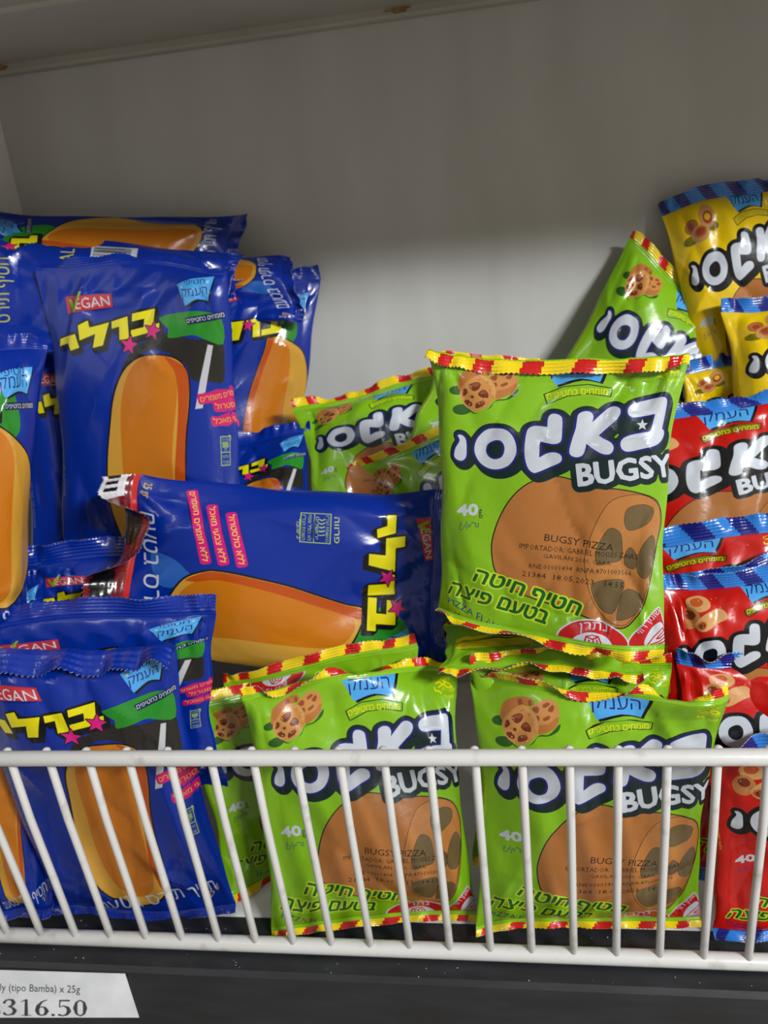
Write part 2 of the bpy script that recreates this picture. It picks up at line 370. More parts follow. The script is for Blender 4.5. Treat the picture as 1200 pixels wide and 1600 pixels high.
LOGO = [zA([(110, 465), (150, 465), (185, 510), (192, 600), (185, 690), (150, 730), (110, 725), (75, 690), (75, 640), (90, 590), (128, 520)]),
        zA([(390, 412), (500, 395), (600, 410), (670, 470), (712, 580), (705, 680), (640, 775), (540, 820), (430, 820), (330, 765), (275, 670), (270, 580), (305, 490)]),
        zA([(1040, 382), (1040, 382), (1045, 290), (1075, 250), (1120, 245), (1170, 265), (1192, 310), (1192, 480), (1170, 540), (1110, 558), (1040, 547), (965, 530), (965, 530), (955, 700), (955, 700), (1040, 655), (1110, 645), (1170, 665), (1190, 705), (1170, 750), (1060, 800), (930, 855), (880, 850), (835, 800), (808, 700), (805, 560), (820, 440), (850, 390), (920, 370)]),
        zB([(345, 380), (345, 380), (355, 320), (330, 280), (280, 270), (230, 285), (203, 320), (190, 430), (155, 540), (128, 650), (140, 700), (195, 722), (250, 705), (275, 660), (290, 590), (290, 590), (360, 640), (440, 685), (510, 695), (550, 670), (562, 620), (530, 575), (460, 540), (410, 510), (410, 510), (500, 430), (590, 350), (625, 290), (620, 245), (570, 222), (510, 235), (440, 290)]),
        zB([(700, 270), (715, 225), (770, 190), (900, 155), (1030, 127), (1072, 138), (1084, 180), (1065, 330), (1046, 440), (1046, 440), (1066, 465), (1064, 510), (1035, 565), (970, 610), (850, 640), (720, 668), (660, 655), (632, 610), (640, 560), (690, 520), (800, 490), (935, 470), (935, 470), (972, 295), (972, 295), (850, 320), (760, 330), (715, 310)])]
LOGO_HOLE = zA([(490, 520), (550, 530), (582, 580), (582, 640), (555, 695), (490, 720), (430, 705), (390, 660), (385, 610), (410, 555)])

def art_wheat(base, dark, rim, flavour, tagline, boxc):
    H = lambda p, n=5: W_(WARP_HERO, segs(smooth(p, n)))
    HT = lambda *a, **k: W_(WARP_HERO, text(*a, **k))
    out = list(dict(w=snack_wheels, t=snack_tubes, r=snack_rings)[flavour]())
    out += art_badge(WARP_FRONT, z7)
    # yellow tagline in a box
    bx = [(205, 512), (320, 440), (480, 410), (638, 438), (638, 500), (500, 478), (360, 505), (235, 580)]
    s = W_(WARP_FRONT, segs(z7(bx))); out.append((grow([s], 4, h=3), INK)); out.append((s, boxc))
    out.append((W_(WARP_FRONT, text(HEB('מומחים בחטיפים'), *z7([(226, 550), (622, 492)]), 9.5, .035, arc=5.5)), TYEL if base is not YEL else srgb(190, 170, 10)))
    # kosher marks, top right
    ky = TYEL if base is not YEL else srgb(150, 120, 0)
    out.append((W_(WARP_FRONT, text(HEB('פרווה'), *z7([(935, 205), (1035, 200)]), 6)), ky))
    out.append((W_(WARP_FRONT, text(HEB('הבד"ץ'), *z7([(885, 262), (1010, 268)]), 7)), ky))
    for p in ([(905, 290), (935, 275), (950, 300), (985, 285)], [(925, 320), (960, 300), (1000, 330), (1030, 320)], [(895, 320), (900, 350), (925, 350), (945, 370)], [(960, 270), (1010, 300), (1030, 340)]):
        out.append((inflate_line(W_(WARP_FRONT, np.array(z7(p))), 3), ky))
    out.append((W_(WARP_FRONT, text(HEB('החרדית'), *z7([(945, 350), (1045, 372)]), 6)), ky))
    out.append((W_(WARP_FRONT, text('"' + HEB('ב. מזונות') + '"', *z7([(965, 412), (1075, 420)]), 5.5)), ky))
    # side note, running up the left edge
    out.append((text(HEB('התמונה להמחשה בלבד'), (52, 640), (46, 330), 17, .01), ky))
    # big plain snack drum
    body = zQ([(560, 600), (640, 610), (720, 645), (830, 652), (930, 672), (1000, 705), (1022, 780), (1010, 860), (985, 980), (950, 1120), (910, 1190), (865, 1226), (800, 1215), (650, 1160), (500, 1112), (390, 1062), (335, 1000), (318, 930), (320, 860), (350, 770), (400, 690), (470, 630)])
    s = H(body, 4); out.append((grow([s], 5, h=4), INK)); out.append((s, srgb(180, 114, 56)))
    rimc, ln = srgb(190, 124, 62), srgb(60, 40, 20)
    front = zQ([(830, 692), (930, 676), (1000, 712), (1018, 780), (1005, 880), (975, 1000), (940, 1120), (890, 1200), (850, 1216), (790, 1190), (735, 1110), (708, 1010), (706, 920), (735, 830), (780, 740)])
    s = H(front, 4); out.append((grow([s], 2.5, h=3), ln)); out.append((s, rimc))
    for h in ([(880, 735), (940, 718), (985, 735), (980, 775), (950, 805), (890, 825), (868, 790)], [(985, 845), (1000, 880), (990, 940), (965, 1015), (930, 1010), (920, 960), (945, 890)], [(735, 1050), (800, 1032), (865, 1040), (845, 1120), (815, 1170), (770, 1150), (740, 1100)], [(870, 1075), (930, 1090), (940, 1130), (900, 1180), (850, 1195), (838, 1180)], [(800, 820), (845, 830), (858, 880), (850, 950), (790, 960), (755, 965), (752, 905)], [(895, 900), (920, 935), (910, 985), (870, 970), (875, 920)]):
        s = H(zQ(h), 4); out.append((grow([s], 2, h=3), ln)); out.append((s, srgb(112, 92, 58)))
    # logo
    L = [H(p) for p in LOGO]
    bg = W_(WARP_HERO, text('BUGSY', *zB([(222, 1000), (1150, 898)]), 33, .05, 2))
    out.append((grow(L, 24, (16, 20)), dark)); out.append((grow([bg], 25, (4, 6), 5), dark))
    out.append((H(zB([(560, 400), (680, 280), (990, 270), (960, 500), (640, 560)]), 1), dark))
    out.append((grow(L, 9, h=4), rim))
    for s in L: out.append((s, WHITE))
    hole = H(LOGO_HOLE); out.append((grow([hole], 0.1, h=4), rim)); out.append((grow([hole], -9, h=4), dark))
    out.append((H(zB(star(848, 405, 58)), 1), WHITE))
    out.append((grow([bg], 4.5, h=3), WHITE))
    # weight
    out.append((grow([HT('40', *zE([(194, 196), (361, 190)]), 16.5, .05)], 3.5, h=3), WHITE)); out.append((HT('g', *zE([(368, 196), (400, 192)]), 9), srgb(20, 60, 60)))
    out.append((HT('غرام' + '/' + HEB("גר'"), *zE([(215, 290), (370, 300)]), 9), NAVY))
    # variety name in Hebrew, green with yellow edge
    t1 = HT(HEB('חטיף חיטה'), (739, 906), (902, 962), 19.5, .012, 2, .12); t2 = HT(HEB('בטעם פיצה'), (700, 926), (852, 975), 19, .012, 2, .12)
    for t in (t1, t2): out.append((grow([t], 9, h=4), srgb(205, 225, 40)))
    for t in (t1, t2): out.append((grow([t], 2.6, h=2.5), srgb(10, 100, 36)))
    out.append((W_(WARP_FRONT, text('PIZZA FLAVORED', *z3([(172, 792), (498, 822)]), 8.5, .03)), NAVY))
    out.append((W_(WARP_FRONT, text('WHEAT SNACK', *z3([(200, 838), (476, 860)]), 8.5, .03)), NAVY))
    # warning roundels
    red = srgb(196, 22, 26)
    a = zF([(185, 590), (260, 525), (360, 490), (470, 487), (600, 527), (700, 590), (755, 660), (772, 760), (690, 830), (480, 860), (280, 790), (195, 690)])
    s = H(a); out.append((grow([s], 6, h=4), WHITE)); out.append((s, red))
    out.append((H(zF([(300, 640), (380, 590), (480, 580), (580, 620), (632, 690), (620, 760), (480, 790), (340, 730)])), WHITE))
    for p in ([(415, 615), (400, 660), (395, 720)], [(520, 620), (535, 660), (550, 720)], [(415, 610), (470, 600), (520, 615), (470, 635), (415, 612)], [(440, 640), (436, 700)], [(475, 645), (477, 705)], [(505, 640), (515, 700)]):
        out.append((inflate_line(W_(WARP_HERO, np.array(zF(p))), 3.0), red))
    out.append((HT(HEB('נתרן'), *zF([(355, 568), (592, 580)]), 11, .03, arc=3), WHITE))
    b = zF([(775, 690), (800, 630), (900, 520), (1015, 385), (1040, 400), (1065, 480), (1095, 600), (1140, 740), (1100, 800), (940, 800), (800, 760)])
    s = H(b); out.append((grow([s], 6, h=4), WHITE)); out.append((s, red))
    out.append((H(zF([(1055, 508), (1095, 600), (1135, 700), (1130, 765), (1000, 770), (915, 735), (908, 680), (950, 590), (1000, 530)])), WHITE))
    for p in ([(930, 725), (985, 650), (1070, 560), (1080, 590), (1010, 670), (1040, 668), (1090, 620)], [(950, 730), (1040, 700), (1110, 640)], [(990, 740), (1070, 715), (1120, 670)]):
        out.append((inflate_line(W_(WARP_HERO, np.array(zF(p))), 3.0), red))
    out.append((HT(HEB('שומן רווי'), *zF([(880, 612), (1050, 408)]), 9, .03), WHITE))
    # importer's overprint
    K = srgb(24, 18, 16)
    out.append((HT('BUGSY PIZZA', (850.5, 844), (957.5, 862), 11, .03), K))
    out.append((HT('IMPORTADOR: GABRIEL MOISES ZAIAT', (811, 856), (997, 876), 8.2, .0, 1), K))
    out.append((HT('GAVILAN 2010, CABA.', (849, 871), (955.5, 885), 6.6, .0, 1), K))
    out.append((HT('RNE:01001494  RNPA:8701003566', (826, 887.5), (986, 901), 7.6, .0, 1), K))
    out.append((HT('21384  18.05.2023   14:55', (815, 900), (974, 920), 8.4, .022, 1), K))
    return [(s, c) for s, c in out if len(s)], base

def blue_letters(m):
    """four stepped block letters; m maps (x 0..4, y up) to art space"""
    gl = [[(0, 1), (.55, 1), (.72, .30), (.46, .26), (.34, .66), (0, .66)],
          [(.62, 1.38), (.93, 1.38), (1.0, 1.02), (1.68, 1.02), (1.52, 0), (1.18, 0), (1.22, .64), (.72, .64)],
          [(1.78, 1.02), (2.35, 1.06), (2.45, .0), (2.12, .02), (2.08, .68), (1.80, .68)],
          [(2.52, 1.12), (3.25, 1.12), (3.25, .36), (3.48, .36), (3.48, 0.02), (2.50, .02), (2.50, .36), (2.92, .36), (2.92, .76), (2.52, .76)]]
    return [segs([m(x, y) for x, y in g]) for g in gl]

def art_blue(variant):
    out = []
    T = (lambda *a, **k: text(*a, **k))
    lite, mid, deep, lime = srgb(214, 160, 60), srgb(206, 120, 20), srgb(192, 80, 16), srgb(40, 140, 40)
    def orange(outline, hi, lo_):
        s = segs(smooth(outline, 5)); out.append((grow([s], 8, h=4), INK)); out.append((s, lite))
        out.append((segs(smooth(hi, 5)), mid)); out.append((segs(smooth(lo_, 5)), deep))
    if variant == 'a':
        W1 = lambda p: warp(WARP_TALL, z1(p))
        # charcoal and green swooshes, then the plain puff
        out.append((segs(smooth(W1([(560, 880), (600, 760), (680, 700), (780, 660), (900, 690), (1035, 700), (1055, 800), (1050, 890), (980, 890), (900, 880), (860, 800), (700, 740)]), 4)), srgb(38, 35, 32)))
        out.append((segs(smooth(W1([(742, 590), (860, 562), (960, 560), (1035, 590), (1045, 712), (960, 690), (900, 670), (790, 685), (785, 640)]), 3)), lime))
        orange(W1([(700, 768), (800, 775), (862, 820), (885, 900), (882, 1010), (870, 1150), (868, 1300), (872, 1450), (840, 1640), (760, 1720), (640, 1700), (560, 1600), (515, 1450), (505, 1280), (515, 1100), (530, 960), (570, 850), (630, 790)]),
               W1([(700, 768), (780, 775), (820, 840), (830, 950), (810, 1200), (815, 1450), (780, 1640), (680, 1660), (600, 1500), (570, 1200), (565, 1000), (590, 870), (640, 795)]),
               W1([(770, 770), (862, 820), (885, 900), (880, 1010), (868, 1200), (870, 1400), (850, 1580), (820, 1600), (822, 1300), (835, 1000), (820, 850)]))
        stripe = W1([(940, 880), (975, 715), (1000, 720), (950, 1015), (915, 1020)]); out.append((segs(stripe), srgb(200, 200, 205)))
        for k, (x0, y0, x1, y1, t) in enumerate(((935, 975, 1150, 905, 'ללא חומרים משמרים'), (1005, 1008, 1180, 955, 'ללא כולסטרול'), (995, 1078, 1180, 1020, 'ללא צבעי מאכל'))):
            a, b = W1([(x0, y0), (x1, y1)]); pill(out, a, b, 46, HEB(t), srgb(206, 20, 110), srgb(245, 170, 30))
        vg = W1([(300, 490), (520, 475), (528, 540), (315, 570)])
        lg = lambda x, y: tuple(warp(WARP_TALL, z1([(275 + x * 134 + y * 8, 775 - y * 100 - x * 36 + (12 if x < .8 else 0))]))[0])
        stars = [W1([(604, 718)])[0], W1([(712, 650)])[0]]
        out.append((text(HEB('פרווה'), (905, 800), (950, 690), 20, .01), srgb(200, 200, 60)))
        koshbox(out, 880, 690, 60, 130)
        out.append((text('25 gr', (840, 1200), (930, 1130), 26, .03), srgb(225, 190, 40)))
        out.append((text(HEB('חטיף תירס בטעם'), (330, 1235), (900, 1150), 60, .04, shear=.15), WHITE))
        out.append((text(HEB('לשמירה על טריות יש לאחסן'), (70, 900), (56, 480), 17, .0), srgb(150, 165, 200)))
        badge_q = lambda pts: [(275 + (x - 145) * .125, 431 + (y - 130) * .155) for x, y in pts]
        bw = WARP_TALL
        tg = W1([(865, 590), (1045, 560), (1055, 592), (880, 622)])
        out.append((segs(tg), srgb(16, 30, 80))); out.append((W_(WARP_TALL, text(HEB('מומחים בחטיפים'), *z1([(878, 614), (1050, 586)]), 6.5, .03)), WHITE))
    else:
        W4 = lambda p: warp(WARP_LYING, z4(p))
        out.append((segs(smooth(W4([(700, 1010), (800, 905), (930, 905), (1010, 985), (1020, 1050), (900, 1120), (760, 1130)]), 4)), lime))
        out.append((segs(smooth(W4([(-190, 640), (-100, 665), (-30, 720), (0, 760), (-80, 800), (-150, 790), (-190, 720)]), 4)), srgb(40, 100, 190)))
        orange(W4([(-125, 945), (-110, 860), (-40, 765), (60, 730), (140, 732), (300, 765), (450, 800), (600, 850), (720, 890), (805, 912), (790, 980), (730, 1090), (620, 1180), (420, 1200), (200, 1180), (0, 1110), (-100, 1030)]),
               W4([(-95, 900), (-40, 810), (60, 760), (160, 768), (320, 800), (460, 835), (600, 890), (760, 960), (720, 1060), (600, 1090), (400, 1070), (200, 1045), (0, 1030), (-90, 990)]),
               W4([(-30, 765), (60, 732), (140, 734), (300, 767), (450, 802), (600, 852), (720, 892), (800, 914), (780, 955), (600, 900), (450, 850), (300, 808), (120, 770), (20, 775)]))
        for (a, b, t) in (((0, 352), (66, 686), 'ללא חומרים משמרים'), ((90, 425), (150, 692), 'ללא צבעי מאכל'), ((182, 460), (236, 703), 'ללא כולסטרול')):
            p, q = W4([a, b]); pill(out, p, q, 48, HEB(t), srgb(216, 24, 128), srgb(250, 225, 30))
        vg = W4([(1052, 485), (1130, 462), (1125, 640), (1100, 684)])[[0, 1, 2, 3]]
        vg = W4([(1125, 472), (1130, 675), (1093, 684), (1052, 484)])
        lg = lambda x, y: tuple(warp(WARP_LYING, z4([(838 + y * 120 - 6 * x, 458 + x * 158 + y * 6)]))[0])
        stars = [W4([(916, 760)])[0], W4([(962, 892)])[0]]
        kb = W4([(510, 450), (650, 600)]); koshbox(out, kb[:, 0].min(), kb[:, 1].min(), np.ptp(kb[:, 0]), np.ptp(kb[:, 1]))
        p, q = W4([(668, 475), (668, 595)]); out.append((text(HEB('פרווה'), p, q, 20, .01), srgb(200, 215, 110)))
        p, q = W4([(490, 480), (490, 575)]); out.append((text('"' + HEB('ב שהכל'), p, q, 18, .01), srgb(200, 215, 110)))
        out.append((text('25 gr', (60, 1225), (160, 1225), 34, .03), srgb(225, 190, 40)))
        out.append((text(HEB('חטיף תירס בטעם'), (240, 1235), (940, 1150), 64, .04, shear=.15), WHITE))
        badge_q = lambda pts: [(x * .5 + 570, y * .42 + 15) for x, y in pts]; bw = None
    # red VEGAN badge with a lime tick for the V
    s = segs(vg); out.append((s, srgb(196, 52, 62)))
    a, b, c, d = [np.array(p) for p in vg]; M = lambda u, v: tuple(a * (1 - u) * (1 - v) + b * u * (1 - v) + c * u * v + d * (1 - u) * v)
    tx, cap = text_local('EGAN', .03, 2); t = np.stack([np.array([M(.27 + .68 * x, .84 - y / cap * .68) for x, y in e]) for e in tx]); out.append((t, WHITE))
    out.append((segs([M(.06, .18), M(.13, .16), M(.20, .62), M(.40, -.28), M(.44, -.26), M(.22, 1.0), M(.18, 1.0)]), srgb(140, 180, 30)))
    # stepped yellow letters on a black drop shadow, two magenta stars
    L = blue_letters(lg)
    out.append((grow(L, 9, (14, 16), 4), INK))
    for l in L: out.append((l, srgb(238, 226, 10)))
    for p in stars: out.append((grow([segs(star(p[0], p[1], 40, .2))], 4, h=3), INK)); out.append((segs(star(p[0], p[1], 40, .2)), srgb(220, 28, 130)))
    if bw: out += art_badge(bw, badge_q, INK, .66)
    else:
        keep = warp
        out += art_badge_flat(badge_q)
        tg = [(700, 215), (900, 205), (902, 235), (702, 247)]; out.append((segs(tg), srgb(16, 30, 80))); out.append((text(HEB('מומחים בחטיפים'), (706, 240), (896, 230), 18, .03), WHITE))
    return [(s, c) for s, c in out if len(s)], BLUE
def art_badge_flat(q):
    out = []
    b = [(145, 215), (330, 150), (605, 132), (605, 132), (580, 265), (555, 385), (555, 385), (420, 362), (265, 432), (265, 432), (205, 320), (145, 215)]
    s = segs(q(smooth(b, 3))); out.append((s + np.array([8., 8.]), INK)); out.append((s, SKY))
    out.append((text(HEB('חטיפי'), *q([(240, 218), (500, 200)]), 28, .028), NAVY)); out.append((text(HEB('העמק'), *q([(228, 345), (545, 312)]), 48, .03), NAVY))
    out.append((segs(q(star(208, 240, 22))), WHITE)); out.append((segs(q(star(535, 185, 22))), WHITE))
    return out
def pill(out, a, b, w, t, c1, c2):
    a, b = np.array(a), np.array(b); ax = (b - a) / np.linalg.norm(b - a); up = np.array([ax[1], -ax[0]])
    q = [a + up * w * .5, b + up * w * .5, b + ax * 8 + up * w * .3, b + ax * 8 - up * w * .3, b - up * w * .5, a - up * w * .5, a - ax * 8 - up * w * .3, a - ax * 8 + up * w * .3]
    out.append((segs(q), c1)); out.append((text(t, a - up * w * .26 + ax * 4, b - up * w * .26 - ax * 4, w * .58, .022), c2))
def koshbox(out, x, y, w, h):
    kc = srgb(170, 196, 90)
    fr = lambda x0, y0, x1, y1, r: out.extend([(segs([(x0, y0), (x1, y0), (x1, y1), (x0, y1)]), kc), (segs([(x0 + r, y0 + r), (x1 - r, y0 + r), (x1 - r, y1 - r), (x0 + r, y1 - r)]), BLUE)])
    fr(x, y, x + w, y + h * .56, 4); fr(x, y + h * .56 - 4, x + w, y + h, 4)
    out.append((text(HEB('בהשגחת הבד"ץ'), (x + 8, y + h * .16), (x + w - 8, y + h * .16), h * .10), kc)); out.append((text(HEB('ירושלים'), (x + 20, y + h * .5), (x + w - 20, y + h * .5), h * .12), kc))
    for k in range(5): out.append((inflate_line(np.array([(x + w * (.2 + .13 * k), y + h * .2), (x + w * (.26 + .12 * k), y + h * .30), (x + w * (.22 + .13 * k), y + h * .38)]), 2.5), kc))
    out.append((text(HEB('לא כולל פסח'), (x + 10, y + h * .74), (x + w - 10, y + h * .74), h * .12), kc)); out.append((text(HEB('השגחת הבד"ץ'), (x + 10, y + h * .93), (x + w - 10, y + h * .93), h * .12), kc))

def back_panel(base, txt, accent):
    out = []
    lines = ['חטיף חיטה בטעם פיצה', 'רכיבים: קמח חיטה, שמן צמחי, מלח', 'חומרי טעם וריח, תבלינים, סוכר', 'לאחר הפתיחה יש לשמור במקום קריר', 'ויבש, הרחק מאור שמש ישיר']
    if base is BLUE:
        lines = []
        out.append((text(HEB('חטיף תירס'), (300, 160), (700, 160), 60, .02, 1), txt)); out.append((text('CAL', (620, 480), (840, 480), 70, .03, 1), txt))
    for k, l in enumerate(lines):
        h = 40 if k == 0 else 26
        out.append((text(HEB(l), (180, 150 + k * 58), (820, 150 + k * 58), h, .02 if k == 0 else 0, 1), txt))
    out.append((segs([(80, 520), (520, 520), (520, 860), (80, 860)]), accent))
    for k in range(7): out.append((segs([(100, 560 + k * 42), (500, 560 + k * 42), (500, 564 + k * 42), (100, 564 + k * 42)]), txt))
    out.append((segs([(600, 560), (900, 560), (900, 800), (600, 800)]), WHITE))
    R = np.random.RandomState(3); x = 620
    while x < 880:
        w = R.choice([3, 5, 8]); out.append((segs([(x, 575), (x + w, 575), (x + w, 770), (x, 770)]), INK)); x += w + R.choice([4, 6, 9])
    return out, base
_CACHE = {}
def memo(k, f):
    def g():
        if k not in _CACHE: _CACHE[k] = f()
        return _CACHE[k]
    return g
PRINTS = dict(green=memo('g', lambda: art_wheat(GREEN, DKGREEN, NAVY, 'w', 0, GREEN)), red=memo('r', lambda: art_wheat(RED, INK, INK, 't', 0, srgb(120, 110, 10))),
              yellow=memo('y', lambda: art_wheat(YEL, INK, INK, 'r', 0, srgb(214, 190, 30))), blue=memo('ba', lambda: art_blue('a')), blue_lying=memo('bb', lambda: art_blue('b')),
              green_back=memo('gb', lambda: back_panel(GREEN, srgb(20, 60, 20), TYEL)), blue_back=memo('bk', lambda: back_panel(BLUE, srgb(190, 190, 60), srgb(200, 200, 205))))
# ------------------------------------------------------------------ price ticket in the channel
def on_channel(px, py, lift=.0012):
    n = nrm([0, -1, .0657]); o = np.array([0, -.0105, -.0085]) + n * lift; r = ray(px, py)
    return CW + r * ((o - CW) @ n) / (r @ n)
tk = tag(empty('price_ticket', on_channel(100, 1555)), 'white paper price ticket reading 316.50 on the black shelf edge', 'price ticket')
TL_, TR_, BL_, BR_ = on_channel(-150, 1512), on_channel(195, 1522), on_channel(-150, 1590), on_channel(217, 1590)
nn_ = nrm([0, -1, .0657]); o_ = np.array(tk.location)
V = [p - o_ for p in (TL_, TR_, BR_, BL_)] + [p - o_ - nn_ * .0006 for p in (TL_, TR_, BR_, BL_)]
link_mesh('paper', V, [(0, 3, 2, 1), (4, 5, 6, 7), (0, 1, 5, 4), (1, 2, 6, 5), (2, 3, 7, 6), (3, 0, 4, 7)], paper_m, tk)
def flat_fill(soup, place, name, mat, parent):
    idx, vs, es = {}, [], []
    for a, b in soup:
        k = []
        for p in (a, b):
            q = (round(p[0], 3), round(p[1], 3))
            if q not in idx: idx[q] = len(vs); vs.append(Vector(q))
            k.append(idx[q])
        if k[0] != k[1]: es.append(tuple(k))
    r = delaunay_2d_cdt(vs, es, [], 0, 1e-4)
    pv = np.array([(p.x, p.y) for p in r[0]]); tri = np.array(r[2]); c = pv[tri].mean(1)
    x0, y0, x1, y1 = soup[:, 0, 0], soup[:, 0, 1], soup[:, 1, 0], soup[:, 1, 1]
    cond = (y0[None] > c[:, 1:]) != (y1[None] > c[:, 1:])
    with np.errstate(divide='ignore', invalid='ignore'): xi = x0[None] + (c[:, 1:] - y0[None]) * (x1 - x0)[None] / (y1 - y0)[None]
    t = tri[((cond & (c[:, :1] < xi)).sum(1) % 2) == 1]
    return link_mesh(name, [place(*p) for p in pv], [tuple(f) for f in t], mat, parent)
def brush(paths, h):
    pts = []
    for p in paths:
        p = np.array(p, float)
        for a, b in zip(p[:-1], p[1:]):
            for t in np.linspace(0, 1, 14): pts.append(a * (1 - t) + b * t)
    pts = np.array(pts); X, Y = np.meshgrid(np.arange(-.15, .8, h), np.arange(-.15, 1.2, h))
    D = np.full(X.shape, 9.0)
    for x, y, r in pts: D = np.minimum(D, np.hypot(X - x, Y - y) - r)
    return contour(D, -.15, -.15, h, 0.0)
DIG = {'3': [[(.07, .78, .06), (.12, .9, .04), (.26, .98, .03), (.42, .93, .07), (.47, .78, .085), (.4, .62, .05), (.25, .54, .025)], [(.25, .54, .025), (.42, .48, .05), (.52, .3, .09), (.45, .1, .06), (.25, .02, .03), (.1, .06, .05), (.07, .13, .06)]],
       '1': [[(.32, .95, .06), (.32, .05, .08)], [(.1, .84, .02), (.3, .97, .03)], [(.12, .02, .022), (.52, .02, .022)]],
       '6': [[(.52, .98, .02), (.3, .85, .04), (.15, .6, .08), (.1, .32, .09), (.16, .1, .06), (.3, .02, .028), (.45, .1, .06), (.51, .3, .09), (.44, .5, .05), (.3, .56, .025), (.17, .48, .03)]],
       '.': [[(.1, .06, .075), (.1, .061, .075)]],
       '5': [[(.13, .95, .045), (.5, .95, .05)], [(.13, .95, .03), (.1, .55, .025)], [(.1, .55, .025), (.28, .63, .03), (.45, .52, .07), (.51, .3, .09), (.42, .1, .06), (.24, .02, .03), (.09, .07, .06)]],
       '0': [[(.3, .98, .028), (.14, .85, .05), (.09, .5, .09), (.14, .15, .05), (.3, .02, .028), (.46, .15, .05), (.51, .5, .09), (.46, .85, .05), (.3, .98, .028)]]}
soups = []; pen = 4.0
for ch in '316.50':
    g = brush(DIG[ch], .022); hgt = 24.0; wid = .66 * 38 if ch != '.' else .26 * 38
    soups.append(np.stack([pen + g[..., 0] * 37, 1586.5 - g[..., 1] * 25.5 + (pen + g[..., 0] * 37) * .012], -1)); pen += wid
place = lambda x, y: on_channel(x, y, .00135) - o_
flat_fill(np.concatenate(soups), place, 'price_print', ink_m, tk)
flat_fill(np.concatenate([text('lly (tipo Bamba) x 25g', (-3, 1548), (125, 1551.5), 11.5, .012, 2), text('$', (-12, 1586), (1, 1586), 18, .02, 2)]), place, 'name_print', ink_m, tk)
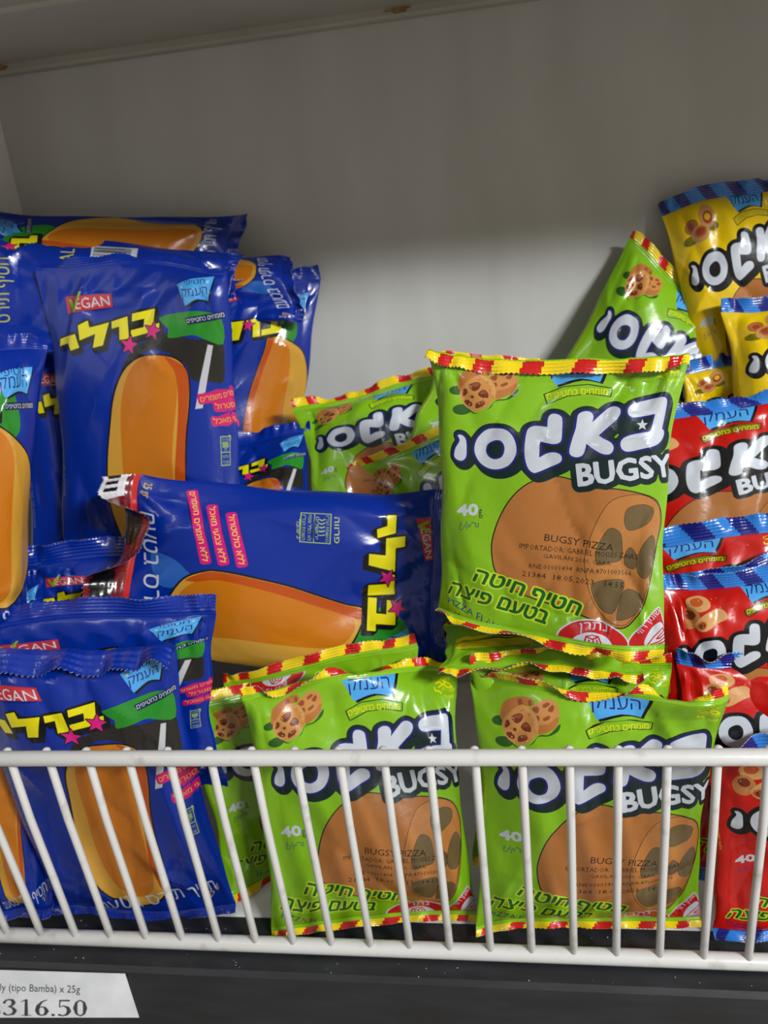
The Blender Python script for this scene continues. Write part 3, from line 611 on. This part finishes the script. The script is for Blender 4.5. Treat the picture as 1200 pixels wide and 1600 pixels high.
#GEO2
# ------------------------------------------------------------------ pillow bag geometry
class Bag:
    def __init__(s, corners, T=.022, Tb=None, seed=1, bend=(0, 0), pinch=.07, wr=1.35, creases=14, top=(.014, 0, .003), bot=(.012, 0, .003), tmod=None, wob=.028, dome=(0, 0)):
        q = []
        for c in corners:
            q.append(PZ(c[0], c[1], c[3]) if len(c) == 4 else P(*c))
        s.tl, s.tr, s.bl, s.br = q
        s.c = sum(q) / 4
        r = (s.tr - s.tl + s.br - s.bl) / 2; u = (s.tl - s.bl + s.tr - s.br) / 2
        s.w = np.linalg.norm(r); s.h = np.linalg.norm(u)
        s.ru = r / s.w; s.n = nrm(np.cross(r, u)); s.uu = np.cross(s.n, s.ru)
        Tb = T * .65 if Tb is None else Tb
        s.T, s.Tb, s.bend, s.pinch, s.top, s.bot = T, Tb, bend, pinch, top, bot
        s.wr = wr; s.wob = wob; s.dome = dome; s.tmod = tmod
        s.f = {}
        for side in (1, -1):
            R = np.random.RandomState(seed * 7 + (0 if side > 0 else 3))
            D = {}
            n1 = 26                                   # gathers running in from the two seals
            D['g'] = np.c_[R.uniform(.02, .98, n1), R.normal(0, .35, n1), R.uniform(.010, .055, n1), R.uniform(.0016, .004, n1), R.uniform(.0006, .0022, n1) * R.choice([1, 1, 1, -1], n1), R.randint(0, 2, n1)]
            n2 = creases                              # sharp creases
            D['c'] = np.c_[R.uniform(0, 1, n2), R.uniform(0, 1, n2), R.uniform(0, math.pi, n2), R.uniform(.010, .035, n2), R.uniform(.005, .010, n2), R.uniform(.0008, .0026, n2) * R.choice([1, -1], n2)]
            n3 = 9                                    # soft dents
            D['s'] = np.c_[R.uniform(2, 9, n3), R.uniform(-9, 9, n3), R.uniform(0, 6.28, n3), R.uniform(.0004, .0014, n3)]
            s.f[side] = D
        R = np.random.RandomState(seed + 99)
        s.ph = R.uniform(0, 6.28, 12)

    def mid(s, u, v):
        U = u[:, None]; V = v[:, None]
        return s.bl * (1 - U) * (1 - V) + s.br * U * (1 - V) + s.tl * (1 - U) * V + s.tr * U * V

    def pos(s, u, v, side, plain=False):
        ss = 2 * u - 1; t = 2 * v - 1
        X = .5 * ss + .5 * np.sin(math.pi / 2 * ss)
        g = np.clip(1 - np.abs(t) ** 2.6, 0, 1)
        g = g ** .72
        pr = np.clip(1 - np.abs(X) ** 2.6, 0, 1) ** .55
        Xp = X * (1 - s.pinch * np.clip(1 - np.abs(t) ** 3, 0, 1))
        # edges of a handled bag are never straight: let the outline wander
        Xp = Xp * (1 + s.wob * (.5 * np.sin(7 * v + s.ph[0] + 1.7 * (X > 0)) + .5 * np.sin(16 * v + s.ph[1] + 2.9 * (X > 0)) * np.clip(1 - np.abs(t) ** 4, 0, 1)) * np.abs(X) ** 3)
        vv = v + s.wob * .55 * (np.sin(4.3 * u + s.ph[10]) + .5 * np.sin(10.1 * u + s.ph[11])) * np.abs(t) ** 3
        vv = vv + (s.dome[0] * v ** 2 - s.dome[1] * (1 - v) ** 2) * np.sin(math.pi * u) ** 1.5
        p = s.mid(.5 + .5 * Xp, vv)
        T = s.T if side > 0 else s.Tb
        d = T * g * pr
        if s.tmod: d = d * (1 + s.tmod[0] * ss + s.tmod[1] * t)
        off = side * d + s.bend[0] * (1 - ss * ss) + s.bend[1] * (1 - t * t)
        if not plain:
            D = s.f[side]; x = u * s.w; y = v * s.h
            m = np.clip(pr * 1.6, 0, 1) * np.clip(g * 2.2, 0, 1)
            w = np.zeros_like(u)
            for (u0, sl, L, wd, a, e) in D['g']:
                dd = (s.h - y) if e > .5 else y
                wl = wd * (1 + dd / .02)
                q = (x - u0 * s.w - sl * dd) / wl
                w -= a * np.exp(-np.abs(q) ** 1.5) * (dd / L) * np.exp(1 - dd / L) * 1.1
            for (cu, cv, an, le, wd, a) in D['c']:
                dx = x - cu * s.w; dy = y - cv * s.h
                al = dx * math.cos(an) + dy * math.sin(an); pe = -dx * math.sin(an) + dy * math.cos(an)
                k = np.where(pe > 0, 1.0, 1.7)         # one flank steeper, as a fold in film
                w += a * np.exp(-np.sqrt(pe * pe + 2.2e-6) * k / wd) * np.exp(-(al / le) ** 2)
            for (fu, fv, ph, a) in D['s']:
                w += a * np.sin(fu * u + fv * v + ph) * 1.3
            w += .0005 * np.sin(x * 260 + 5 * np.sin(y * 70 + s.ph[1])) * np.exp(-np.minimum(y, s.h - y) / .03)
            off = off + side * w * m * s.wr
        # the seal edge waves a little and the wave dies out towards the middle
        wt = s.top[2] * (np.sin(5.1 * u + s.ph[2]) + .6 * np.sin(11.3 * u + s.ph[3])) * np.exp(-(1 - v) / .10)
        wb = s.bot[2] * (np.sin(5.7 * u + s.ph[4]) + .6 * np.sin(12.1 * u + s.ph[5])) * np.exp(-v / .10)
        off = off + wt + wb
        return p + off[:, None] * s.n

    def normals(s, u, v, side, e=.005):
        u0, u1 = np.clip(u - e, 0, 1), np.clip(u + e, 0, 1); v0, v1 = np.clip(v - e, 0, 1), np.clip(v + e, 0, 1)
        a = s.pos(u1, v, side) - s.pos(u0, v, side); b = s.pos(u, v1, side) - s.pos(u, v0, side)
        n = np.cross(a, b) * side
        return n / (np.linalg.norm(n, axis=1)[:, None] + 1e-12)

    def seal(s, u, d, end):
        """u along the seal, d 0..1 outwards; end +1 top, -1 bottom"""
        L, ang, wave = (s.top if end > 0 else s.bot)[:3]
        v = np.full_like(u, 1.0 if end > 0 else 0.0)
        base = s.pos(u, v, 1)
        ix = 6 if end > 0 else 9
        an = math.radians(ang) + (.45 * np.sin(6 * u + s.ph[ix]) + .3 * np.sin(14 * u + s.ph[ix + 1])) * (wave / .003) + .2 * np.sin(33 * u + s.ph[ix])
        d0 = .45                                        # the seal bends over its first stretch, then runs straight
        an = np.where(np.abs(an) < 1e-3, 1e-3, an)
        th = an * np.clip(d / d0, 0, 1); ex = np.clip(d - d0, 0, 1)
        fx = d0 / an * np.sin(th) + ex * np.cos(an); fy = d0 / an * (1 - np.cos(th)) + ex * np.sin(an)
        nn = np.cos(th)[:, None] * s.n - np.sin(th)[:, None] * s.uu * end
        crk = (.0007 * np.sin(61 * u + 3 * np.sin(9 * u + s.ph[ix])) + .0009 * np.sin(23 * u + s.ph[ix + 1])) * np.clip(d * 1.5, 0, 1)
        return base + (fx * L)[:, None] * (s.uu * end) + (fy * L)[:, None] * s.n + nn * crk[:, None], nn
#GEO3
# ------------------------------------------------------------------ film materials
def film_mat(name, rough=0.26, spec=0.38, coat=0.18):
    m, nt, b = new_mat(name, rough=rough, spec=spec)
    at = nt.nodes.new('ShaderNodeAttribute'); at.attribute_name = 'print'
    nt.links.new(at.outputs['Color'], b.inputs['Base Color'])
    b.inputs['Coat Weight'].default_value = coat; b.inputs['Coat Roughness'].default_value = 0.07
    bump(nt, b, 26, 0.22, 0.0012, 'UV', (1, 1, 1), 5)
    return m
FILM = film_mat('printed_glossy_film')
SEALM = film_mat('crimped_foil_film', 0.22, 0.5, 0.2)

INKD = 0.66                                          # printed film reflects less than the artwork's swatches
def template(kind):
    """triangulated artwork in bag space: uv (0..1), triangles, colours per triangle"""
    Wd, Hd = 1000.0, 1250.0
    shapes, base = PRINTS[kind]()
    verts, edges, idx = [], [], {}
    def vid(x, y):
        k = (round(x, 1), round(y, 1))
        if k not in idx:
            idx[k] = len(verts); verts.append(k)
        return idx[k]
    nu, nv = 66, 78
    gu = np.linspace(0, 1, nu + 1)
    gv = .5 - .5 * np.cos(np.linspace(0, math.pi, nv + 1)); gv = .45 * gv + .55 * np.linspace(0, 1, nv + 1)
    for a in gu:
        for c in gv: vid(a * Wd, c * Hd)
    for i in range(nu):
        for c in (0, Hd): edges.append((vid(gu[i] * Wd, c), vid(gu[i + 1] * Wd, c)))
    for i in range(nv):
        for c in (0, Wd): edges.append((vid(c, gv[i] * Hd), vid(c, gv[i + 1] * Hd)))
    for seg, colr in shapes:
        sg = np.clip(seg, [0, 0], [Wd, Hd])
        for (x0, y0), (x1, y1) in sg:
            a, c = vid(x0, y0), vid(x1, y1)
            if a != c: edges.append((a, c))
    edges = list({(min(a, b), max(a, b)) for a, b in edges})
    r = delaunay_2d_cdt([Vector(v) for v in verts], edges, [], 0, 0.02)
    pv = np.array([(p.x, p.y) for p in r[0]]); tri = np.array(r[2])
    cen = pv[tri].mean(1)
    col = np.tile(np.array(base), (len(tri), 1))
    for seg, colr in shapes:
        lo = seg.reshape(-1, 2).min(0); hi = seg.reshape(-1, 2).max(0)
        ids = np.nonzero((cen[:, 0] > lo[0]) & (cen[:, 0] < hi[0]) & (cen[:, 1] > lo[1]) & (cen[:, 1] < hi[1]))[0]
        if not len(ids): continue
        cnt = np.zeros(len(ids), int); px = cen[ids, 0]; py = cen[ids, 1]
        for k in range(0, len(seg), 400):
            q = seg[k:k + 400]; x0, y0, x1, y1 = q[:, 0, 0], q[:, 0, 1], q[:, 1, 0], q[:, 1, 1]
            cond = (y0[None] > py[:, None]) != (y1[None] > py[:, None])
            with np.errstate(divide='ignore', invalid='ignore'):
                xi = x0[None] + (py[:, None] - y0[None]) * (x1 - x0)[None] / (y1 - y0)[None]
            cnt += (cond & (px[:, None] < xi)).sum(1)
        col[ids[cnt % 2 == 1]] = colr
    col[:, :3] *= INKD
    uv = np.c_[pv[:, 0] / Wd, 1 - pv[:, 1] / Hd]
    a, b, c = uv[tri[:, 0]], uv[tri[:, 1]], uv[tri[:, 2]]
    area = (b[:, 0] - a[:, 0]) * (c[:, 1] - a[:, 1]) - (b[:, 1] - a[:, 1]) * (c[:, 0] - a[:, 0])
    tri[area < 0] = tri[area < 0][:, ::-1]
    keep = np.abs(area) > 1e-10
    return uv, tri[keep], col[keep]
TEMPL = {}
def get_template(kind):
    if kind not in TEMPL: TEMPL[kind] = template(kind)
    return TEMPL[kind]

def build_mesh(name, pos, nor, faces, cols, uvs, mat, origin, parent):
    me = bpy.data.meshes.new(name)
    nf = len(faces); k = faces.shape[1]
    me.vertices.add(len(pos)); me.vertices.foreach_set('co', (pos - origin).astype(np.float32).ravel())
    me.loops.add(nf * k); me.loops.foreach_set('vertex_index', faces.astype(np.int32).ravel())
    me.polygons.add(nf); me.polygons.foreach_set('loop_start', np.arange(0, nf * k, k, dtype=np.int32))
    me.update(calc_edges=True)
    me.polygons.foreach_set('use_smooth', [True] * nf)
    at = me.color_attributes.new('print', 'FLOAT_COLOR', 'CORNER')
    at.data.foreach_set('color', np.repeat(cols, k, 0).astype(np.float32).ravel())
    ul = me.uv_layers.new(name='bag'); ul.data.foreach_set('uv', uvs[faces.ravel()].astype(np.float32).ravel())
    me.materials.append(mat)
    me.normals_split_custom_set_from_vertices([tuple(v) for v in nor])
    o = bpy.data.objects.new(name, me); COL.objects.link(o); o.parent = parent
    return o

def stripes(lst, seed, slant=0.0):
    """colour function for a seal: lst = [(width, colour), ...] repeated along u"""
    def f(u, d):
        tot = sum(w for w, c in lst); x = (u + slant * d + seed * .37) % tot
        out = np.zeros((len(u), 4)); acc = 0
        for w, c in lst:
            out[(x >= acc) & (x < acc + w)] = c; acc += w
        return out
    return f

def make_seal(bag, end, name, colf, parent):
    nu, nd = 120, 22
    uu, dd = np.meshgrid(np.linspace(0, 1, nu + 1), np.linspace(0, 1, nd + 1), indexing='ij')
    zig = np.where(np.arange(nu + 1) % 2 == 0, 1.0, .94)
    u = uu.ravel(); d = (dd * zig[:, None]).ravel()
    p, nn = bag.seal(u, d, end)
    ridge = np.sin(d * 2 * math.pi * 6.0) * .00042 * np.clip(d * 6, 0, 1)
    pf = p + nn * (ridge + .00022)[:, None]; pb = p + nn * (ridge - .00022)[:, None]
    g = pf.reshape(nu + 1, nd + 1, 3)
    tu = np.gradient(g, axis=0); td = np.gradient(g, axis=1)
    N = np.cross(tu, td).reshape(-1, 3) * end; N /= np.linalg.norm(N, axis=1)[:, None] + 1e-12
    I = np.arange((nu + 1) * (nd + 1)).reshape(nu + 1, nd + 1)
    q = np.stack([I[:-1, :-1], I[1:, :-1], I[1:, 1:], I[:-1, 1:]], -1).reshape(-1, 4)
    if end < 0: q = q[:, ::-1]
    M = len(pf)
    rim = np.stack([I[:-1, -1], I[1:, -1], I[1:, -1] + M, I[:-1, -1] + M], -1)
    if end > 0: rim = rim[:, ::-1]
    cu = u[q].mean(1); cd = d[q].mean(1)
    cf = colf(cu, cd); cf[:, :3] *= INKD + .06
    faces = np.vstack([q, q[:, ::-1] + M, rim]); cols = np.vstack([cf, cf, np.tile([.8, .8, .8, 1], (len(rim), 1))])
    pos = np.vstack([pf, pb]); nor = np.vstack([N, -N]); uv = np.tile(np.c_[u, d * .07 + (1 if end > 0 else -.07)], (2, 1))
    return build_mesh(name, pos, nor, faces, cols, uv, SEALM, bag.c, parent)

def make_bag(kind, corners, label, group, seed=1, back=None, topc=None, botc=None, **kw):
    bag = Bag(corners, seed=seed, **kw)
    root = empty('snack_bag', bag.c); tag(root, label, 'snack bag', group)
    uv, tri, col = get_template(kind)
    pf = bag.pos(uv[:, 0], uv[:, 1], 1); nf_ = bag.normals(uv[:, 0], uv[:, 1], 1)
    nu, nv = 66, 78
    gu = np.linspace(0, 1, nu + 1); gv = .5 - .5 * np.cos(np.linspace(0, math.pi, nv + 1)); gv = .45 * gv + .55 * np.linspace(0, 1, nv + 1)
    uu, vv = [a.ravel() for a in np.meshgrid(gu, gv, indexing='ij')]
    pb = bag.pos(uu, vv, -1); nb = bag.normals(uu, vv, -1)
    I = np.arange((nu + 1) * (nv + 1)).reshape(nu + 1, nv + 1)
    t1 = np.stack([I[:-1, :-1], I[:-1, 1:], I[1:, 1:]], -1).reshape(-1, 3); t2 = np.stack([I[:-1, :-1], I[1:, 1:], I[1:, :-1]], -1).reshape(-1, 3)
    tb = np.vstack([t1, t2]) + len(pf)
    base = PRINTS[kind]()[1] if back is None else back
    build_mesh('pouch', np.vstack([pf, pb]), np.vstack([nf_, nb]), np.vstack([tri, tb]),
               np.vstack([col, np.tile(np.array(base) * [INKD, INKD, INKD, 1], (len(tb), 1))]), np.vstack([uv, np.c_[uu, vv]]), FILM, bag.c, root)
    make_seal(bag, 1, 'top_seal', topc or SEALC[kind](seed), root)
    make_seal(bag, -1, 'bottom_seal', botc or SEALC[kind](seed + 1), root)
    return bag
SY, SR, SB1, SB2 = srgb(245, 215, 20), srgb(205, 25, 25), srgb(40, 125, 215), srgb(20, 30, 125)
def green_edge(s):
    f = stripes([(.095, SY), (.065, SR)], s, .03)
    def g(u, d):
        c = f(u, d); c[d < .36] = GREEN; return c
    return g
SEALC = dict(green=green_edge, red=lambda s: stripes([(.09, SB1), (.075, SB2)], s, .05),
             yellow=lambda s: stripes([(.09, SB1), (.075, SB2)], s, .05), blue=lambda s: stripes([(1.0, BLUE)], s))
SEALC['blue_lying'] = SEALC['blue']; SEALC['green_back'] = SEALC['green']; SEALC['blue_back'] = SEALC['blue']
def crumpled_end(u, d):
    """the lying blue bag shows the dark red and white end of its back print"""
    out = np.tile(np.array(srgb(112, 22, 30)), (len(u), 1))
    out[(np.hypot(u - .30, (d - .5) * .3) < .09) | (np.hypot(u - .55, (d - .6) * .3) < .08)] = srgb(14, 14, 18)
    out[u > .72] = srgb(8, 12, 60)
    out[(u < .16) & (d > .25)] = srgb(225, 225, 228); out[(u < .14) & (d > .45) & (d < .85) & ((u * 200).astype(int) % 2 == 0)] = srgb(20, 20, 22)
    out[(d < .14)] = srgb(200, 40, 40)
    out[(np.abs(u - .8) < .05) & (np.abs(d - .5) < .3)] = srgb(225, 225, 228)
    return out
# ------------------------------------------------------------------ the bags
GB, GG, GR, GY = 'blue snack bags heaped on the left', 'green snack bags in the middle', 'red snack bags stacked on the right', 'yellow snack bags at the upper right'
BAGS = dict(
# ---- blue, left
B1=('blue', [(58, 432, .27), (357, 430, .245), (95, 905, .20), (393, 872, .195)], 'tall upright blue bag at left centre with tilted VEGAN badge and plain orange puff', dict(seed=11, T=.020, bend=(0, -.008), dome=(.05, 0), top=(.014, -60, .003))),
B2=('blue_lying', [(-25, 482, 0.264), (-25, 330, 0.306), (352, 470, 0.335), (364, 338, 0.38)], 'blue bag lying on its side on top of the left heap, orange print up', dict(seed=12, T=.014, Tb=.007)),
B3=('blue_back', [(-30, 560, 0.24), (-30, 350, 0.295), (330, 545, 0.3), (356, 392, 0.338)], 'blue bag lying back side up just behind the tall VEGAN bag', dict(seed=13, T=.011, Tb=.006)),
B6=('blue_lying', [(-240, 540, 0.092), (72, 556, 0.2), (-215, 970, 0.018), (40, 1010, 0.12)], 'upright blue bag at the left edge, left of the tall blue VEGAN bag', dict(seed=14, T=.02)),
B11=('blue', [(20, 548, 0.294), (215, 560, 0.33), (52, 930, 0.217), (240, 920, 0.265)], 'dark blue bag deep in the gap beside the tall VEGAN bag', dict(seed=15)),
B4=('blue_lying', [(120, 540, .36), (170, 400, .39), (452, 500, .345), (440, 398, .38)], 'blue bag against the wall under the topmost blue bag, end poking out right', dict(seed=16, T=.016)),
B5=('blue_lying', [(300, 475, .34), (505, 432, .395), (290, 780, .30), (466, 750, .35)], 'blue bag leaning on the wall, rightmost of the back blue bags', dict(seed=17, T=.018, top=(.016, 0, .004))),
B12=('blue', [(300, 700, .27), (486, 680, .28), (300, 920, .2), (490, 920, .2)], 'blue bag wedged low behind the bag lying on its side', dict(seed=18, T=.016)),
B9=('blue_lying', [(683, 765, .205), (676, 1085, .165), (222, 742, .175), (205, 1030, .135)], 'bright blue bag lying on its side in the middle with the crumpled red end', dict(seed=19, T=.026, bot=(.042, 75, .006))),
B7=('blue', [(35, 888, .175), (292, 858, .205), (25, 1130, .135), (300, 1120, .168)], 'blue bag left of the crumpled red end of the lying bag, ridged seal upright', dict(seed=20, T=.014, Tb=.01, top=(.020, 0, .0015))),
B7b=('blue', [(-44, 935, 0.14), (70, 905, 0.15), (0, 1150, 0.12), (75, 1150, 0.12)], 'sliver of blue bag at the left edge beneath the upright edge bag', dict(seed=21, T=.016)),
B8=('blue', [(-60, 985, 0.098), (338, 958, 0.098), (-14, 1260, 0.08), (350, 1210, 0.085)], 'blue bag directly behind the front left blue bag, ridged seal standing above it', dict(seed=22, T=.012, Tb=.010, top=(.018, -30, .0025))),
F0=('blue', [(-76, 1080, .08), (40, 1080, .1), (-20, 1420, 0, .014), (86, 1416, 0, .014)], 'blue bag in the bottom left corner behind the bars, left of the front blue bag', dict(bot=(.009, 40, .002), seed=23, T=.016)),
F1=('blue', [(-80, 1022, .060), (276, 1014, .075), (84, 1418, 0, .010), (369, 1413, 0, .010)], 'front left blue bag behind the bars with long folded over top seal', dict(bot=(.009, 40, .002), seed=24, T=.024, top=(.033, 128, .0012), wob=.02)),
# ---- green
Ga=('green', [(460, 642, .30), (722, 592, .30), (490, 830, .22), (722, 815, .22)], 'green bag lying tilted back against the wall beside the blue heap', dict(seed=31, T=.016)),
Gc=('green', [(682, 566, .27), (960, 600, .27), (610, 720, .25), (900, 800, .22)], 'green bag almost hidden behind the top centre green bag', dict(seed=32, T=.016)),
Gb=('green', [(548, 750, .24), (760, 655, .24), (640, 1000, .20), (830, 930, .20)], 'small corner of green bag showing just above the right end of the lying blue bag', dict(seed=33, T=.014, top=(.012, 10, .002))),
Gt=('green', [(978, 382, .40), (1160, 522, .36), (795, 700, .345), (1050, 820, .30)], 'green bag tilted on one corner against the wall at upper right', dict(seed=34, T=.018)),
H=('green', [(668, 562, .148), (1076, 554, .132), (680, 958, .115), (1038, 1004, .060)], 'large green bag standing on top of the pile in the centre', dict(seed=35, T=.020, Tb=.018, bend=(0, -.008), dome=(-.02, .02), top=(.016, 168, .0018), bot=(.012, 55, .006), wob=.02)),
G1=('green_back', [(690, 985, .17), (1020, 990, .16), (685, 1040, .10), (1005, 1045, .10)], 'green bag lying flat under the big centre bag, back print up', dict(seed=36, T=.012, Tb=.012)),
G2=('green', [(738, 1045, .105), (1050, 1040, .105), (740, 1330, .08), (1060, 1330, .08)], 'green bag standing just behind the right one of the two front green bags', dict(seed=37, T=.012)),
F4=('green', [(733, 1076, .088), (1137, 1091, .065), (743, 1446, 0, .012), (1093, 1427, 0, .012)], 'front green bag behind the bars, right one of two', dict(bot=(.009, 40, .002), seed=38, T=.023, top=(.012, 0, .012), wob=.02)),
F3b=('green', [(705, 1235, .115), (440, 1285, .115), (655, 1010, .138), (350, 1078, .132)], 'upside down green bag standing behind the left front green bag', dict(seed=39, T=.008, Tb=.008, bot=(.014, -10, .003))),
F2=('green', [(285, 1112, .105), (560, 1060, .18), (350, 1395, 0, .010), (600, 1290, 0, .010)], 'green bag turned aside between front blue bag and front green bag', dict(seed=40, T=.014)),
F3=('green', [(378, 1088, .08), (716, 1056, .12), (422, 1445, 0, .011), (746, 1422, 0, .011)], 'front green bag behind the bars, left one of two', dict(bot=(.009, 40, .002), seed=41, T=.019, bend=(0, .006), dome=(.03, 0), top=(.012, 0, .011), wob=.02)),
# ---- yellow
Y1=('yellow', [(1035, 338, .395), (1252, 280, .395), (1088, 650, .345), (1305, 590, .345)], 'topmost yellow bag leaning on the wall at the right edge', dict(seed=51, T=.016)),
Y2=('yellow', [(1126, 490, .34), (1405, 452, .34), (1150, 760, .28), (1420, 740, .28)], 'middle yellow bag at the right edge under the topmost yellow bag', dict(seed=53, T=.016)),
Y3=('yellow', [(1066, 582, .335), (1250, 560, .335), (1060, 775, .295), (1250, 765, .295)], 'crumpled yellow bag lowest of the yellow ones, above the red bags', dict(seed=54, T=.014)),
# ---- red
R6=('red', [(925, 682, .275), (1290, 616, .275), (930, 960, .215), (1290, 915, .215)], 'topmost red bag at the right with big white lettering', dict(seed=61, T=.018)),
R5=('red', [(872, 872, .20), (1235, 830, .20), (880, 1130, .145), (1235, 1110, .145)], 'second red bag from the top of the right stack', dict(seed=62, T=.010, top=(.018, 0, .002))),
R4=('red', [(1015, 930, .172), (1325, 858, .178), (1020, 1200, .12), (1330, 1150, .12)], 'third red bag down the stack, its blue seal slanting up to the right', dict(seed=63, T=.009)),
R3=('red', [(1024, 928, .145), (1315, 892, .145), (1035, 1230, .095), (1320, 1210, .095)], 'red bag with snack picture showing beside the lower corner of the centre bag', dict(seed=64, T=.012)),
R2=('red', [(1056, 1035, .12), (1370, 1045, .12), (1070, 1350, .065), (1380, 1350, .065)], 'red bag right behind the front red bag', dict(seed=65, T=.012, top=(.015, 20, .003))),
F5=('red', [(1095, 1183, .070), (1440, 1155, .070), (1112, 1450, 0, .012), (1450, 1440, 0, .012)], 'front red bag behind the bars at the right edge', dict(bot=(.009, 40, .002), seed=66, T=.022, top=(.020, 30, .0025))),
)
GROUPS = dict(blue=GB, blue_lying=GB, blue_back=GB, green=GG, green_back=GG, red=GR, yellow=GY)
#GEO4
for key, (kind, corners, label, kw) in BAGS.items():
    make_bag(kind, corners, label, GROUPS[kind], botc=crumpled_end if key == 'B9' else None, **kw)
